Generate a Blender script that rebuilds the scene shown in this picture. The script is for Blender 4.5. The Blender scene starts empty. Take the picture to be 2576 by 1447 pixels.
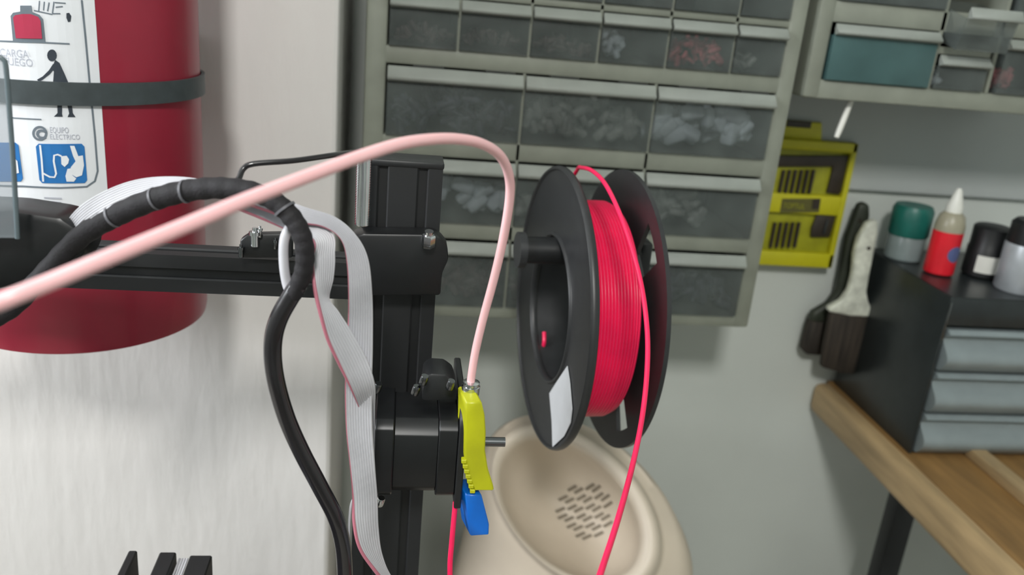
import bpy, bmesh, math, random
import numpy as np
from mathutils import Vector, Matrix

C = bpy.context.scene
COL = C.collection
random.seed(7)
R_ = math.radians
ZC = 1.5                      # camera height above the floor; heights below are given from the camera

# ------------------------------------------------------------------ camera
YAW, PITCH, ROLL, FPX = R_(8.5), R_(19.1), R_(5.3), 2150.0
fw = np.array([math.sin(YAW) * math.cos(PITCH), math.cos(YAW) * math.cos(PITCH), -math.sin(PITCH)])
r0 = np.array([math.cos(YAW), -math.sin(YAW), 0.0])
u0 = np.cross(r0, fw)
RT = r0 * math.cos(ROLL) + u0 * math.sin(ROLL)
UP = -r0 * math.sin(ROLL) + u0 * math.cos(ROLL)
cam_data = bpy.data.cameras.new('camera')
cam = bpy.data.objects.new('camera', cam_data)
COL.objects.link(cam)
m = Matrix((RT.tolist(), UP.tolist(), (-fw).tolist())).transposed().to_4x4()
m.translation = (0, 0, ZC)
cam.matrix_world = m
cam_data.sensor_fit = 'HORIZONTAL'
cam_data.sensor_width = 36.0
cam_data.lens = 36.0 * FPX / 2576.0
cam_data.clip_start = 0.01
cam_data.dof.use_dof = True
cam_data.dof.focus_distance = 0.43
cam_data.dof.aperture_fstop = 9.0
C.camera = cam

# ------------------------------------------------------------------ world, lights, exposure
world = bpy.data.worlds.new('world')
C.world = world
world.use_nodes = True
wb = world.node_tree.nodes['Background']
wb.inputs['Color'].default_value = (0.80, 0.88, 1.0, 1)
wb.inputs['Strength'].default_value = 0.5


def area(name, loc, target, sx, sy, power, color):
    d = bpy.data.lights.new(name, 'AREA')
    d.shape = 'RECTANGLE'
    d.size, d.size_y, d.energy, d.color = sx, sy, power, color
    o = bpy.data.objects.new(name, d)
    COL.objects.link(o)
    o.location = (loc[0], loc[1], loc[2] + ZC)
    o.rotation_euler = (Vector(target) - Vector(loc)).to_track_quat('-Z', 'Y').to_euler()
    return o


area('window_daylight', (-1.36, 0.15, 0.38), (0.0, 0.20, 0.20), 0.7, 0.8, 34.0, (0.93, 0.96, 1.0))
area('room_lamp', (-0.16, -0.95, 0.95), (0.15, 0.85, -0.40), 0.22, 0.22, 20.0, (1.0, 0.985, 0.95))
C.view_settings.view_transform = 'Standard'
C.view_settings.look = 'None'
C.view_settings.gamma = 1.0
C.view_settings.exposure = -0.05


# ------------------------------------------------------------------ helpers
def ray(x, y):
    return (x - 1288.0) * RT - (y - 723.5) * UP + FPX * fw


def at(x, y, Y=None, X=None, Z=None):
    d = ray(x, y)
    t = Y / d[1] if Y is not None else X / d[0] if X is not None else Z / d[2]
    return Vector((d * t).tolist())


def onplane(x, y, p, n):
    d = Vector(ray(x, y).tolist())
    return d * (Vector(p).dot(n) / d.dot(n))


def lin(c):
    return tuple((v / 12.92 if v <= 0.04045 else ((v + 0.055) / 1.055) ** 2.4) for v in c) + (1.0,)


def mat(name, col, rough=0.5, metal=0.0, noise=None, bump=None, alpha=1.0, coat=0.0, stretch=(1, 1, 1), spec=0.5):
    """procedural material: noise = (scale, amount) mottles the colour, bump = (scale, strength, distance)"""
    mt = bpy.data.materials.new(name)
    mt.use_nodes = True
    nt = mt.node_tree
    b = nt.nodes['Principled BSDF']
    b.inputs['Base Color'].default_value = lin(col)
    b.inputs['Roughness'].default_value = rough
    b.inputs['Metallic'].default_value = metal
    b.inputs['Alpha'].default_value = alpha
    b.inputs['Coat Weight'].default_value = coat
    b.inputs['Specular IOR Level'].default_value = spec
    if noise or bump:
        tc = nt.nodes.new('ShaderNodeTexCoord')
        mp = nt.nodes.new('ShaderNodeMapping')
        mp.inputs['Scale'].default_value = stretch
        nt.links.new(tc.outputs['Object'], mp.inputs['Vector'])
    if noise:
        n = nt.nodes.new('ShaderNodeTexNoise')
        n.inputs['Scale'].default_value = noise[0]
        n.inputs['Detail'].default_value = 4
        rp = nt.nodes.new('ShaderNodeValToRGB')
        k = noise[1]
        rp.color_ramp.elements[0].position = 0.3
        rp.color_ramp.elements[1].position = 0.7
        rp.color_ramp.elements[0].color = lin([max(0, v * (1 - k)) for v in col])
        rp.color_ramp.elements[1].color = lin([min(1, v * (1 + k)) for v in col])
        nt.links.new(mp.outputs['Vector'], n.inputs['Vector'])
        nt.links.new(n.outputs['Fac'], rp.inputs['Fac'])
        nt.links.new(rp.outputs['Color'], b.inputs['Base Color'])
    if bump:
        n2 = nt.nodes.new('ShaderNodeTexNoise')
        n2.inputs['Scale'].default_value = bump[0]
        n2.inputs['Detail'].default_value = 5
        bp = nt.nodes.new('ShaderNodeBump')
        bp.inputs['Strength'].default_value = bump[1]
        bp.inputs['Distance'].default_value = bump[2]
        nt.links.new(mp.outputs['Vector'], n2.inputs['Vector'])
        nt.links.new(n2.outputs['Fac'], bp.inputs['Height'])
        nt.links.new(bp.outputs['Normal'], b.inputs['Normal'])
    return mt


WLOC = {}


def empty(name, loc, label, cat, group=None):
    o = bpy.data.objects.new(name, None)
    o.empty_display_size = 0.02
    COL.objects.link(o)
    w = Vector((loc[0], loc[1], loc[2] + ZC))
    o.location = w
    WLOC[o.name] = w
    tag(o, label, cat, group)
    return o


def tag(o, label=None, cat=None, group=None, kind=None):
    if label: o['label'] = label
    if cat: o['category'] = cat
    if group: o['group'] = group
    if kind: o['kind'] = kind
    return o


def obj(name, bm, mats, parent=None, smooth=None, label=None):
    """link bm as ONE mesh object with its origin at the middle of its underside; smooth = angle in degrees"""
    if not isinstance(mats, (list, tuple)):
        mats = [mats]
    bmesh.ops.recalc_face_normals(bm, faces=bm.faces[:])
    co = [v.co for v in bm.verts]
    lo = Vector([min(c[i] for c in co) for i in range(3)])
    hi = Vector([max(c[i] for c in co) for i in range(3)])
    org = Vector(((lo.x + hi.x) / 2, (lo.y + hi.y) / 2, lo.z))
    bmesh.ops.translate(bm, vec=-org, verts=bm.verts[:])
    me = bpy.data.meshes.new(name)
    if smooth:
        for f in bm.faces: f.smooth = True
        for e in bm.edges:
            if len(e.link_faces) == 2 and e.calc_face_angle(0) > R_(smooth): e.smooth = False
    bm.to_mesh(me)
    bm.free()
    for mm in mats: me.materials.append(mm)
    o = bpy.data.objects.new(name, me)
    COL.objects.link(o)
    w = org + Vector((0, 0, ZC))
    if parent:
        o.parent = parent
        o.location = w - WLOC[parent.name]
    else:
        o.location = w
    WLOC[o.name] = w
    if label: o['label'] = label
    return o


def box(bm, lo, hi, bev=0.0, mi=0, seg=2):
    t = bmesh.new()
    bmesh.ops.create_cube(t, size=1.0)
    c = [(a + b) / 2 for a, b in zip(lo, hi)]
    s = [abs(b - a) for a, b in zip(lo, hi)]
    for v in t.verts: v.co = Vector((v.co.x * s[0] + c[0], v.co.y * s[1] + c[1], v.co.z * s[2] + c[2]))
    if bev: bmesh.ops.bevel(t, geom=t.edges[:], offset=bev, segments=seg, affect='EDGES', profile=0.5)
    for f in t.faces: f.material_index = mi
    merge(bm, t)


def merge(bm, t, mtx=None):
    me = bpy.data.meshes.new('tmp')
    if mtx: bmesh.ops.transform(t, matrix=mtx, verts=t.verts[:])
    t.to_mesh(me)
    t.free()
    bm.from_mesh(me)
    bpy.data.meshes.remove(me)


def prism(bm, pts, vec, bev=0.0, mi=0, seg=2):
    """planar outline pts pushed along vec"""
    t = bmesh.new()
    vs = [t.verts.new(p) for p in pts]
    f = t.faces.new(vs)
    ex = bmesh.ops.extrude_face_region(t, geom=[f])
    bmesh.ops.translate(t, vec=Vector(vec), verts=[g for g in ex['geom'] if isinstance(g, bmesh.types.BMVert)])
    bmesh.ops.recalc_face_normals(t, faces=t.faces[:])
    if bev: bmesh.ops.bevel(t, geom=t.edges[:], offset=bev, segments=seg, affect='EDGES', profile=0.5)
    for f in t.faces: f.material_index = mi
    merge(bm, t)


def lathe(bm, prof, org, axis=(0, 0, 1), n=32, mi=0, caps=True):
    a = Vector(axis).normalized()
    x = a.orthogonal().normalized()
    y = a.cross(x)
    org = Vector(org)
    rings = []
    for r, h in prof:
        rings.append([bm.verts.new(org + a * h + (x * math.cos(t) + y * math.sin(t)) * max(r, 1e-5))
                      for t in [2 * math.pi * k / n for k in range(n)]])
    for p, q in zip(rings, rings[1:]):
        for k in range(n):
            f = bm.faces.new((p[k], p[(k + 1) % n], q[(k + 1) % n], q[k]))
            f.material_index = mi
    if caps:
        for rg in (rings[0], rings[-1]):
            f = bm.faces.new(rg)
            f.material_index = mi


def catmull(pts, n):
    """resample a list of equal-length tuples"""
    P = [np.array(p, float) for p in pts]
    P = [2 * P[0] - P[1]] + P + [2 * P[-1] - P[-2]]
    out = []
    for i in range(1, len(P) - 2):
        for k in range(n):
            t = k / n
            a, b, c, d = P[i - 1], P[i], P[i + 1], P[i + 2]
            out.append(0.5 * (2 * b + (c - a) * t + (2 * a - 5 * b + 4 * c - d) * t * t + (3 * b - a - 3 * c + d) * t ** 3))
    out.append(P[-2])
    return out


def tube(bm, pts, r, n=14, k=8, mi=0, rf=None):
    """round tube through 3D points; r number or list per point; rf(i) extra radius factor per ring"""
    rr = r if isinstance(r, (list, tuple)) else [r] * len(pts)
    S = catmull([tuple(p) + (q,) for p, q in zip(pts, rr)], k)
    P = [Vector(s[:3].tolist()) for s in S]
    rad = [s[3] for s in S]
    up = None
    rings = []
    for i, p in enumerate(P):
        t = (P[min(i + 1, len(P) - 1)] - P[max(i - 1, 0)]).normalized()
        if up is None: up = t.orthogonal().normalized()
        up = (up - t * up.dot(t)).normalized()
        b = t.cross(up)
        q = rad[i] * (rf(i) if rf else 1.0)
        rings.append([bm.verts.new(p + (up * math.cos(a) + b * math.sin(a)) * q) for a in [2 * math.pi * j / n for j in range(n)]])
    for p, q in zip(rings, rings[1:]):
        for j in range(n):
            f = bm.faces.new((p[j], p[(j + 1) % n], q[(j + 1) % n], q[j]))
            f.material_index = mi
    for rg in (rings[0], rings[-1]):
        bm.faces.new(rg).material_index = mi


def ribbon(bm, edges, wires=10, th=0.0017, k=8):
    """flat ribbon cable between two 3D edge lines; wire 0 is the red one"""
    S = catmull([tuple(a) + tuple(b) for a, b in edges], k)
    A = [Vector(s[:3].tolist()) for s in S]
    B = [Vector(s[3:].tolist()) for s in S]
    M = [(a + b) / 2 for a, b in zip(A, B)]
    nu = wires * 4
    prev = None
    rows = []
    for i in range(len(A)):
        t = (M[min(i + 1, len(M) - 1)] - M[max(i - 1, 0)]).normalized()
        w = B[i] - A[i]
        nrm = t.cross(w).normalized()
        if prev and nrm.dot(prev) < 0: pass
        prev = nrm
        top, bot = [], []
        for j in range(nu + 1):
            u = j / nu
            h = th * (0.22 + 0.28 * abs(math.sin(math.pi * u * wires)))
            p = A[i] + w * u
            top.append(bm.verts.new(p + nrm * h))
            bot.append(bm.verts.new(p - nrm * h))
        rows.append(top + bot[::-1])
    m_ = len(rows[0])
    for p, q in zip(rows, rows[1:]):
        for j in range(m_):
            f = bm.faces.new((p[j], p[(j + 1) % m_], q[(j + 1) % m_], q[j]))
            jj = j if j <= nu else m_ - 1 - j
            f.material_index = 1 if jj < 2 else 0
    bm.faces.new(rows[0])
    bm.faces.new(rows[-1])


def text_polys(s, size, bold=0.0):
    """flat letter mesh of the built-in font, as a bmesh in XY"""
    cu = bpy.data.curves.new('tmp', 'FONT')
    cu.body = s
    cu.size = size
    cu.offset = bold
    cu.resolution_u = 3
    o = bpy.data.objects.new('tmp', cu)
    COL.objects.link(o)
    dg = bpy.context.evaluated_depsgraph_get()
    me = bpy.data.meshes.new_from_object(o.evaluated_get(dg))
    bm = bmesh.new()
    bm.from_mesh(me)
    bpy.data.meshes.remove(me)
    bpy.data.objects.remove(o)
    bpy.data.curves.remove(cu)
    return bm


# ------------------------------------------------------------------ materials
M = {}
M['plaster'] = mat('white_plaster', (0.86, 0.85, 0.84), 0.85, noise=(9, 0.015), bump=(62, 0.30, 0.004), stretch=(1, 1, 0.25))
M['paint'] = mat('wall_paint', (0.80, 0.82, 0.80), 0.8, noise=(6, 0.02), bump=(60, 0.10, 0.002))
M['board'] = mat('grey_board', (0.70, 0.72, 0.715), 0.7, noise=(6, 0.02))
M['floor'] = mat('floor_tile', (0.50, 0.47, 0.43), 0.5, noise=(8, 0.08))
M['red'] = mat('extinguisher_red', (0.60, 0.13, 0.22), 0.40, noise=(30, 0.03), coat=0.1)
M['label'] = mat('white_label', (0.93, 0.94, 0.96), 0.45, noise=(60, 0.01))
M['ink'] = mat('dark_ink', (0.20, 0.23, 0.27), 0.5, noise=(90, 0.05))
M['pale_ink'] = mat('pale_ink', (0.73, 0.74, 0.78), 0.5, noise=(90, 0.04))
M['grey_ink'] = mat('grey_ink', (0.44, 0.48, 0.52), 0.5, noise=(90, 0.04))
M['blue_ink'] = mat('blue_ink', (0.17, 0.46, 0.73), 0.45, noise=(60, 0.05))
M['red_ink'] = mat('red_ink', (0.72, 0.20, 0.32), 0.45, noise=(60, 0.04))
M['strap'] = mat('black_strap', (0.25, 0.28, 0.29), 0.5, noise=(120, 0.08))
M['alu_black'] = mat('black_anodised', (0.095, 0.10, 0.105), 0.6, metal=0.0, noise=(200, 0.05))
M['black'] = mat('black_plastic', (0.11, 0.115, 0.12), 0.42, noise=(140, 0.08))
M['motor'] = mat('motor_black', (0.10, 0.105, 0.11), 0.35, metal=0.2, noise=(150, 0.06))
M['sleeve'] = mat('braided_sleeve', (0.075, 0.065, 0.08), 0.75, noise=(400, 0.25), bump=(900, 0.4, 0.0006))
M['cable'] = mat('black_cable', (0.12, 0.115, 0.125), 0.22, noise=(80, 0.05), coat=0.3)
M['tie'] = mat('cable_tie', (0.36, 0.36, 0.38), 0.5, noise=(90, 0.05))
M['chrome'] = mat('bright_steel', (0.82, 0.83, 0.84), 0.18, metal=1.0, noise=(90, 0.03))
M['steel'] = mat('dark_steel', (0.45, 0.46, 0.47), 0.25, metal=1.0, noise=(90, 0.05))
M['ribbon'] = mat('ribbon_grey', (0.76, 0.76, 0.78), 0.42, noise=(70, 0.03))
M['ribbon_red'] = mat('ribbon_red_edge', (0.70, 0.42, 0.48), 0.45, noise=(70, 0.04))
M['ptfe'] = mat('pinkish_tube', (1.0, 0.78, 0.79), 0.30, noise=(30, 0.015))
M['ptfe'].node_tree.nodes['Principled BSDF'].inputs['Subsurface Weight'].default_value = 0.3
M['ptfe'].node_tree.nodes['Principled BSDF'].inputs['Subsurface Radius'].default_value = (0.004, 0.002, 0.002)
M['fil'] = mat('pink_red_filament', (0.93, 0.13, 0.34), 0.32, noise=(50, 0.04))
M['yellow'] = mat('yellow_plastic', (0.71, 0.72, 0.08), 0.40, noise=(60, 0.05))
M['blue'] = mat('blue_plastic', (0.02, 0.40, 0.78), 0.40, noise=(60, 0.05))
M['spool'] = mat('spool_black', (0.17, 0.175, 0.18), 0.40, noise=(120, 0.06))
M['sticker'] = mat('white_sticker', (0.79, 0.80, 0.81), 0.45, noise=(60, 0.02))
M['smoke'] = mat('smoky_acrylic', (0.55, 0.58, 0.60), 0.12, noise=(20, 0.03), alpha=0.38)
M['acrylic_edge'] = mat('acrylic_edge', (0.38, 0.43, 0.45), 0.2, noise=(60, 0.05), alpha=0.9)
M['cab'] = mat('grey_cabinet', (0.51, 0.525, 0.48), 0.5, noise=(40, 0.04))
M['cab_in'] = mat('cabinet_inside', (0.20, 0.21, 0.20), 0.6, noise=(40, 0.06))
M['drw'] = mat('clear_drawer', (0.42, 0.45, 0.44), 0.3, noise=(30, 0.10), alpha=0.32)
M['drw_teal'] = mat('teal_drawer', (0.30, 0.42, 0.42), 0.3, noise=(30, 0.06), alpha=0.7)
M['drw_lip'] = mat('drawer_handle', (0.57, 0.59, 0.565), 0.5, noise=(30, 0.05), alpha=0.95)
M['parts_dark'] = mat('dark_small_parts', (0.22, 0.23, 0.27), 0.5, noise=(120, 0.4))
M['parts_grey'] = mat('grey_small_parts', (0.42, 0.43, 0.42), 0.5, noise=(80, 0.25))
M['parts_white'] = mat('pale_small_parts', (0.68, 0.72, 0.75), 0.6, noise=(40, 0.12))
M['parts_red'] = mat('reddish_small_parts', (0.62, 0.30, 0.33), 0.5, noise=(120, 0.3))
M['parts_brown'] = mat('brown_small_parts', (0.27, 0.22, 0.22), 0.5, noise=(100, 0.35))
M['case'] = mat('yellow_case', (0.76, 0.74, 0.11), 0.45, noise=(30, 0.04))
M['case_in'] = mat('olive_recess', (0.62, 0.62, 0.14), 0.5, noise=(40, 0.08))
M['tool'] = mat('dark_tool', (0.20, 0.17, 0.14), 0.45, noise=(80, 0.1))
M['plate_txt'] = mat('nameplate', (0.36, 0.35, 0.16), 0.5, noise=(60, 0.08))
M['white_pl'] = mat('white_plastic', (0.88, 0.88, 0.85), 0.4, noise=(60, 0.02))
M['brush_w'] = mat('worn_white_paint', (0.84, 0.85, 0.80), 0.5, noise=(90, 0.12))
M['brush_d'] = mat('dark_olive_handle', (0.19, 0.21, 0.17), 0.5, noise=(90, 0.1))
M['bristle'] = mat('dark_bristle', (0.19, 0.17, 0.15), 0.8, noise=(300, 0.35), bump=(400, 0.6, 0.001), stretch=(1, 1, 0.06))
M['bristle2'] = mat('brown_bristle', (0.19, 0.165, 0.14), 0.8, noise=(300, 0.35), bump=(400, 0.6, 0.001), stretch=(1, 1, 0.06))
M['wood'] = mat('pine_wood', (0.70, 0.60, 0.45), 0.5, noise=(14, 0.10), bump=(60, 0.15, 0.001), stretch=(6, 0.7, 6))
M['wood_top'] = mat('brown_wood', (0.56, 0.43, 0.26), 0.5, noise=(14, 0.12), bump=(60, 0.15, 0.001), stretch=(6, 0.7, 6))
M['org'] = mat('organiser_black', (0.16, 0.18, 0.185), 0.32, noise=(60, 0.08))
M['tray'] = mat('blue_grey_tray', (0.52, 0.56, 0.57), 0.35, noise=(30, 0.05))
M['jar_green'] = mat('green_cap', (0.10, 0.40, 0.36), 0.4, noise=(50, 0.08))
M['jar_clear'] = mat('grey_clear_jar', (0.56, 0.61, 0.61), 0.25, noise=(40, 0.05), alpha=0.8)
M['glue_red'] = mat('red_bottle', (0.86, 0.12, 0.18), 0.35, noise=(50, 0.04))
M['glue_beige'] = mat('beige_shoulder', (0.62, 0.60, 0.52), 0.35, noise=(50, 0.05))
M['glue_blue'] = mat('blue_badge', (0.34, 0.38, 0.56), 0.5, noise=(50, 0.05))
M['silver'] = mat('silver_label', (0.68, 0.70, 0.72), 0.35, noise=(50, 0.06), metal=0.2)
M['cream'] = mat('cream_plastic', (0.83, 0.78, 0.71), 0.45, noise=(20, 0.02))
M['slot'] = mat('dark_slot', (0.52, 0.48, 0.42), 0.7, noise=(60, 0.05))
M['bench'] = mat('bench_board', (0.62, 0.60, 0.56), 0.6, noise=(14, 0.06), stretch=(1, 6, 6))
M['glass'] = mat('window_glass', (0.9, 0.95, 1.0), 0.02, alpha=0.15, noise=(5, 0.01))
M['white_trim'] = mat('white_trim', (0.85, 0.85, 0.83), 0.5, noise=(30, 0.02))


# ------------------------------------------------------------------ the room
FL = -ZC
YB = 0.90       # recessed wall
YP = 0.70       # face of the white plastered wall
XP = -0.0485    # its free edge
XL, XRT, YR, CE = -1.30, 1.60, -1.60, 1.10


def struct(name, bm, m_, smooth=None):
    o = obj(name, bm, m_, smooth=smooth)
    o['kind'] = 'structure'
    return o


bm = bmesh.new(); box(bm, (XL - .1, YR - .1, FL - .05), (XRT + .1, 1.05, FL)); struct('floor', bm, M['floor'])
bm = bmesh.new(); box(bm, (XL - .1, YR - .1, CE), (XRT + .1, 1.05, CE + .05)); struct('ceiling', bm, M['paint'])
bm = bmesh.new(); box(bm, (XP - .002, YB, FL), (XRT + .1, 1.05, CE)); struct('wall_back', bm, M['paint'])
bm = bmesh.new(); box(bm, (XL - .1, YP, FL), (XP, 1.05, CE), bev=0.004); struct('wall_left', bm, M['plaster'])
bm = bmesh.new(); box(bm, (XRT, YR, FL), (XRT + .1, YB, CE)); struct('wall_right', bm, M['paint'])
bm = bmesh.new(); box(bm, (XL, YR - .1, FL), (XRT, YR, CE)); struct('wall_rear', bm, M['paint'])
wy0, wy1, wz0, wz1 = -0.25, 0.55, -0.05, 0.80
bm = bmesh.new()
box(bm, (XL - .1, YR, FL), (XL, wy0, CE)); box(bm, (XL - .1, wy1, FL), (XL, YP, CE))
box(bm, (XL - .1, wy0, FL), (XL, wy1, wz0)); box(bm, (XL - .1, wy0, wz1), (XL, wy1, CE))
struct('wall_window_side', bm, M['paint'])
bm = bmesh.new()
for a, b in (((wy0, wz0), (wy1, wz0 + .05)), ((wy0, wz1 - .05), (wy1, wz1)), ((wy0, wz0), (wy0 + .05, wz1)),
             ((wy1 - .05, wz0), (wy1, wz1))):
    box(bm, (XL - .05, a[0], a[1]), (XL - .01, b[0], b[1]), bev=.004)
struct('window_1', bm, M['white_trim'])
# board along the recessed wall whose lower edge makes the dark line
bm = bmesh.new(); box(bm, (0.36, YB - .010, -0.178), (XRT, YB, 0.20), bev=.002); struct('trim_1', bm, M['board'])

# ------------------------------------------------------------------ red fire extinguisher on the white wall
EX, EY, ER = -0.213, 0.600, 0.080


def cyl_uv(px, py, r=ER):
    d = ray(px, py)
    a = d[0] ** 2 + d[1] ** 2
    b = -2 * (d[0] * EX + d[1] * EY)
    c = EX * EX + EY * EY - r * r
    t = (-b - math.sqrt(max(b * b - 4 * a * c, 0))) / (2 * a)
    p = d * t
    return math.atan2(p[0] - EX, -(p[1] - EY)) * ER, float(p[2])


def wrap(t, off):
    """bend a flat (u, v) mesh round the cylinder"""
    for v in t.verts:
        th = v.co.x / ER
        v.co = Vector((EX + (ER + off) * math.sin(th), EY - (ER + off) * math.cos(th), v.co.y))


def flat(pts, cuts=3):
    t = bmesh.new()
    f = t.faces.new([t.verts.new((p[0], p[1], 0)) for p in pts])
    bmesh.ops.triangulate(t, faces=[f])
    for _ in range(cuts):
        es = [e for e in t.edges if abs(e.verts[0].co.x - e.verts[1].co.x) > 0.006]
        if not es: break
        bmesh.ops.subdivide_edges(t, edges=es, cuts=1, use_grid_fill=True)
        bmesh.ops.triangulate(t, faces=t.faces[:])
    return t


def stroke(pts, w):
    out = []
    L, Rr = [], []
    for i, p in enumerate(pts):
        a, b = pts[max(i - 1, 0)], pts[min(i + 1, len(pts) - 1)]
        dx, dy = b[0] - a[0], b[1] - a[1]
        n = math.hypot(dx, dy) or 1
        L.append((p[0] - dy / n * w / 2, p[1] + dx / n * w / 2))
        Rr.append((p[0] + dy / n * w / 2, p[1] - dx / n * w / 2))
    for i in range(len(pts) - 1):
        out.append([L[i], L[i + 1], Rr[i + 1], Rr[i]])
    return out


ext = empty('fire_extinguisher', (EX, EY, -0.243), 'red fire extinguisher with a white instruction label, strapped to the white wall', 'fire extinguisher')
prof = [(0.060, -0.243), (0.074, -0.2425), (0.079, -0.240), (ER, -0.235), (ER, 0.10)]
for k in range(1, 9):
    a = k / 8 * math.pi / 2
    prof.append((0.018 + (ER - 0.018) * math.cos(a), 0.10 + 0.055 * math.sin(a)))
prof.append((0.018, 0.17))
bm = bmesh.new(); lathe(bm, prof, (EX, EY, 0), n=96); obj('tank', bm, M['red'], ext, smooth=40)
bm = bmesh.new(); lathe(bm, [(0.022, 0.165), (0.022, 0.19), (0.014, 0.195), (0.014, 0.22)], (EX, EY, 0), n=24)
box(bm, (EX - .012, EY - .10, 0.215), (EX + .012, EY + .02, 0.225), bev=.002)
box(bm, (EX - .012, EY - .09, 0.195), (EX + .012, EY + .01, 0.203), bev=.002)
obj('valve', bm, M['black'], ext, smooth=40)
# strap round the tank
bm = bmesh.new(); lathe(bm, [(ER + .0008, -0.0842), (ER + .0030, -0.0842), (ER + .0030, -0.0712), (ER + .0008, -0.0712), (ER + .0008, -0.0842)], (EX, EY, 0), n=96, caps=False)
box(bm, (EX - .05, EY + ER + .0005, -0.10), (EX + .05, YP, -0.05), bev=.001)
obj('strap', bm, M['strap'], ext, smooth=40, label='dark grey strap round the tank')
# label
th1 = 30.6 * math.pi / 180 * ER
bm = bmesh.new()
t = flat([(-0.105, 0.06), (-0.105, -0.137), (-0.02, -0.137), (-0.02, -0.146), (0.0155, -0.1505), (0.0315, -0.1465), (0.0315, -0.137), (th1, -0.137), (th1, 0.06)], cuts=7)
wrap(t, 0.0004); merge(bm, t)
lab = obj('label', bm, M['label'], ext, label='white instruction label with pictograms')


def mark(name, polys, m_, off, parent=lab):
    bm = bmesh.new()
    for p in polys:
        t = flat(p)
        wrap(t, off)
        merge(bm, t)
    return obj(name, bm, m_, parent)


U = lambda *ps: [cyl_uv(x, y) for x, y in ps]
# border of the panel
bl = U((205, 0), (215, 100), (225, 210), (238, 340), (245, 430), (238, 455), (218, 469), (150, 472), (60, 468), (-60, 462))
mark('panel_border', stroke(bl, 0.0010), M['grey_ink'], .0008)
mark('ruled_line', stroke(U((-20, 102), (100, 106), (175, 110)), 0.0008), M['grey_ink'], .0008)
mark('ruled_line', stroke(U((20, 295), (105, 300)), 0.0007), M['grey_ink'], .0008)
# red bottle pictogram with its grey outline
bot = U((28, 40), (34, 32), (52, 29), (52, 14), (80, 14), (82, 30), (100, 37), (109, 48), (115, 106), (34, 104))
mark('bottle_outline', [bot], M['grey_ink'], .0008)
mark('bottle_picture', [U((35, 44), (40, 38), (58, 35), (78, 35), (97, 42), (103, 52), (107, 97), (42, 96))], M['red_ink'], .0012)
# hand drawn in lines above it
hand = []
for a, b in (((100, 2), (98, 28)), ((112, 4), (110, 26)), ((124, 6), (120, 28)), ((136, 4), (132, 34)), ((138, 6), (165, 8)), ((140, 18), (158, 16)), ((132, 34), (152, 34)), ((86, 26), (132, 36))):
    hand += stroke(U(a, b), 0.0006)
mark('hand_picture', hand, M['grey_ink'], .0008)
mark('ink_spot', [U((167, 33), (174, 32), (179, 40), (177, 54), (171, 55), (167, 45))], M['ink'], .0008)
# standing figure with an extinguisher
circ = lambda cx, cy, rx, ry, n=14: [(cx + rx * math.cos(a), cy + ry * math.sin(a)) for a in [2 * math.pi * i / n for i in range(n)]]
fig = [U(*circ(131, 139, 12, 15)),
       U((139, 150), (150, 158), (162, 184), (172, 208), (178, 240), (132, 240), (134, 205), (136, 180), (131, 172)),
       U((134, 160), (139, 170), (126, 186), (108, 200), (98, 205), (94, 200), (108, 192), (124, 176)),
       U((144, 238), (157, 238), (156, 286), (158, 293), (136, 293), (145, 284)),
       U((164, 238), (178, 238), (183, 284), (190, 294), (170, 294), (174, 285))]
mark('figure_picture', fig, M['ink'], .0008)
# blue square pictograms
sq = U((98, 361), (205, 361), (212, 368), (219, 452), (213, 460), (107, 460), (100, 452), (91, 368))
sq2 = U((-70, 356), (40, 358), (48, 365), (59, 448), (54, 456), (-60, 454), (-68, 446), (-78, 364))
mark('blue_square', [sq, sq2], M['blue_ink'], .0008)
pic = stroke(U((102, 364), (106, 400), (110, 456)), .0010)
pic += stroke(U((108, 434), (126, 444), (138, 445), (142, 436), (136, 405), (137, 390), (146, 388), (155, 392)), .0010)
pic += [U((154, 392), (168, 391), (174, 400), (172, 410), (163, 419), (155, 412)),
        U((176, 366), (187, 366), (197, 392), (208, 390), (211, 415), (206, 440), (192, 445), (180, 438), (178, 420), (190, 405), (184, 392)),
        U((170, 424), (180, 422), (182, 440), (192, 448), (186, 456), (168, 456), (165, 442)),
        U((38, 398), (46, 404), (50, 434), (42, 436), (40, 415))]
mark('plug_picture', pic, M['label'], .0012)
ring = circ(101, 335, 16, 16, 24)
mark('letter_ring', stroke(U(*(ring + ring[:1])), .0013), M['grey_ink'], .0008)


def label_text(name, s, px, py, hpx, m_, bold=0.0, width=None):
    u, v = cyl_uv(px, py)
    _, v2 = cyl_uv(px, py - hpx)
    t = text_polys(s, (v2 - v) / 0.72, bold)
    if width:
        xs = [q.co.x for q in t.verts]
        k = (cyl_uv(px + width, py)[0] - u) / max(max(xs) - min(xs), 1e-6)
        for q in t.verts: q.co.x *= k
    for q in t.verts: q.co = Vector((q.co.x + u, q.co.y + v, 0))
    wrap(t, .0009)
    b = bmesh.new(); merge(b, t)
    return obj(name, b, m_, lab)


label_text('lettering', 'C', 93, 347, 22, M['grey_ink'], .0004)
label_text('lettering', 'CARGA', 2, 140, 20, M['pale_ink'], width=70)
label_text('lettering', 'FUEGO', 12, 162, 20, M['pale_ink'], width=70)
label_text('lettering', 'EQUIPO', 126, 333, 15, M['pale_ink'], width=46)
label_text('lettering', 'ELECTRICO', 126, 349, 13, M['pale_ink'], width=74)
label_text('lettering', 'RE', 67, 532, 26, M['grey_ink'], .0005, width=36)
mark('small_print', stroke(U((112, 497), (156, 499)), .0010) + stroke(U((112, 507), (154, 509)), .0008) + stroke(U((112, 514), (150, 516)), .0006), M['pale_ink'], .0008)

# ------------------------------------------------------------------ drawer cabinets on the recessed wall
CF = 0.74       # front plane of the cabinets


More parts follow.
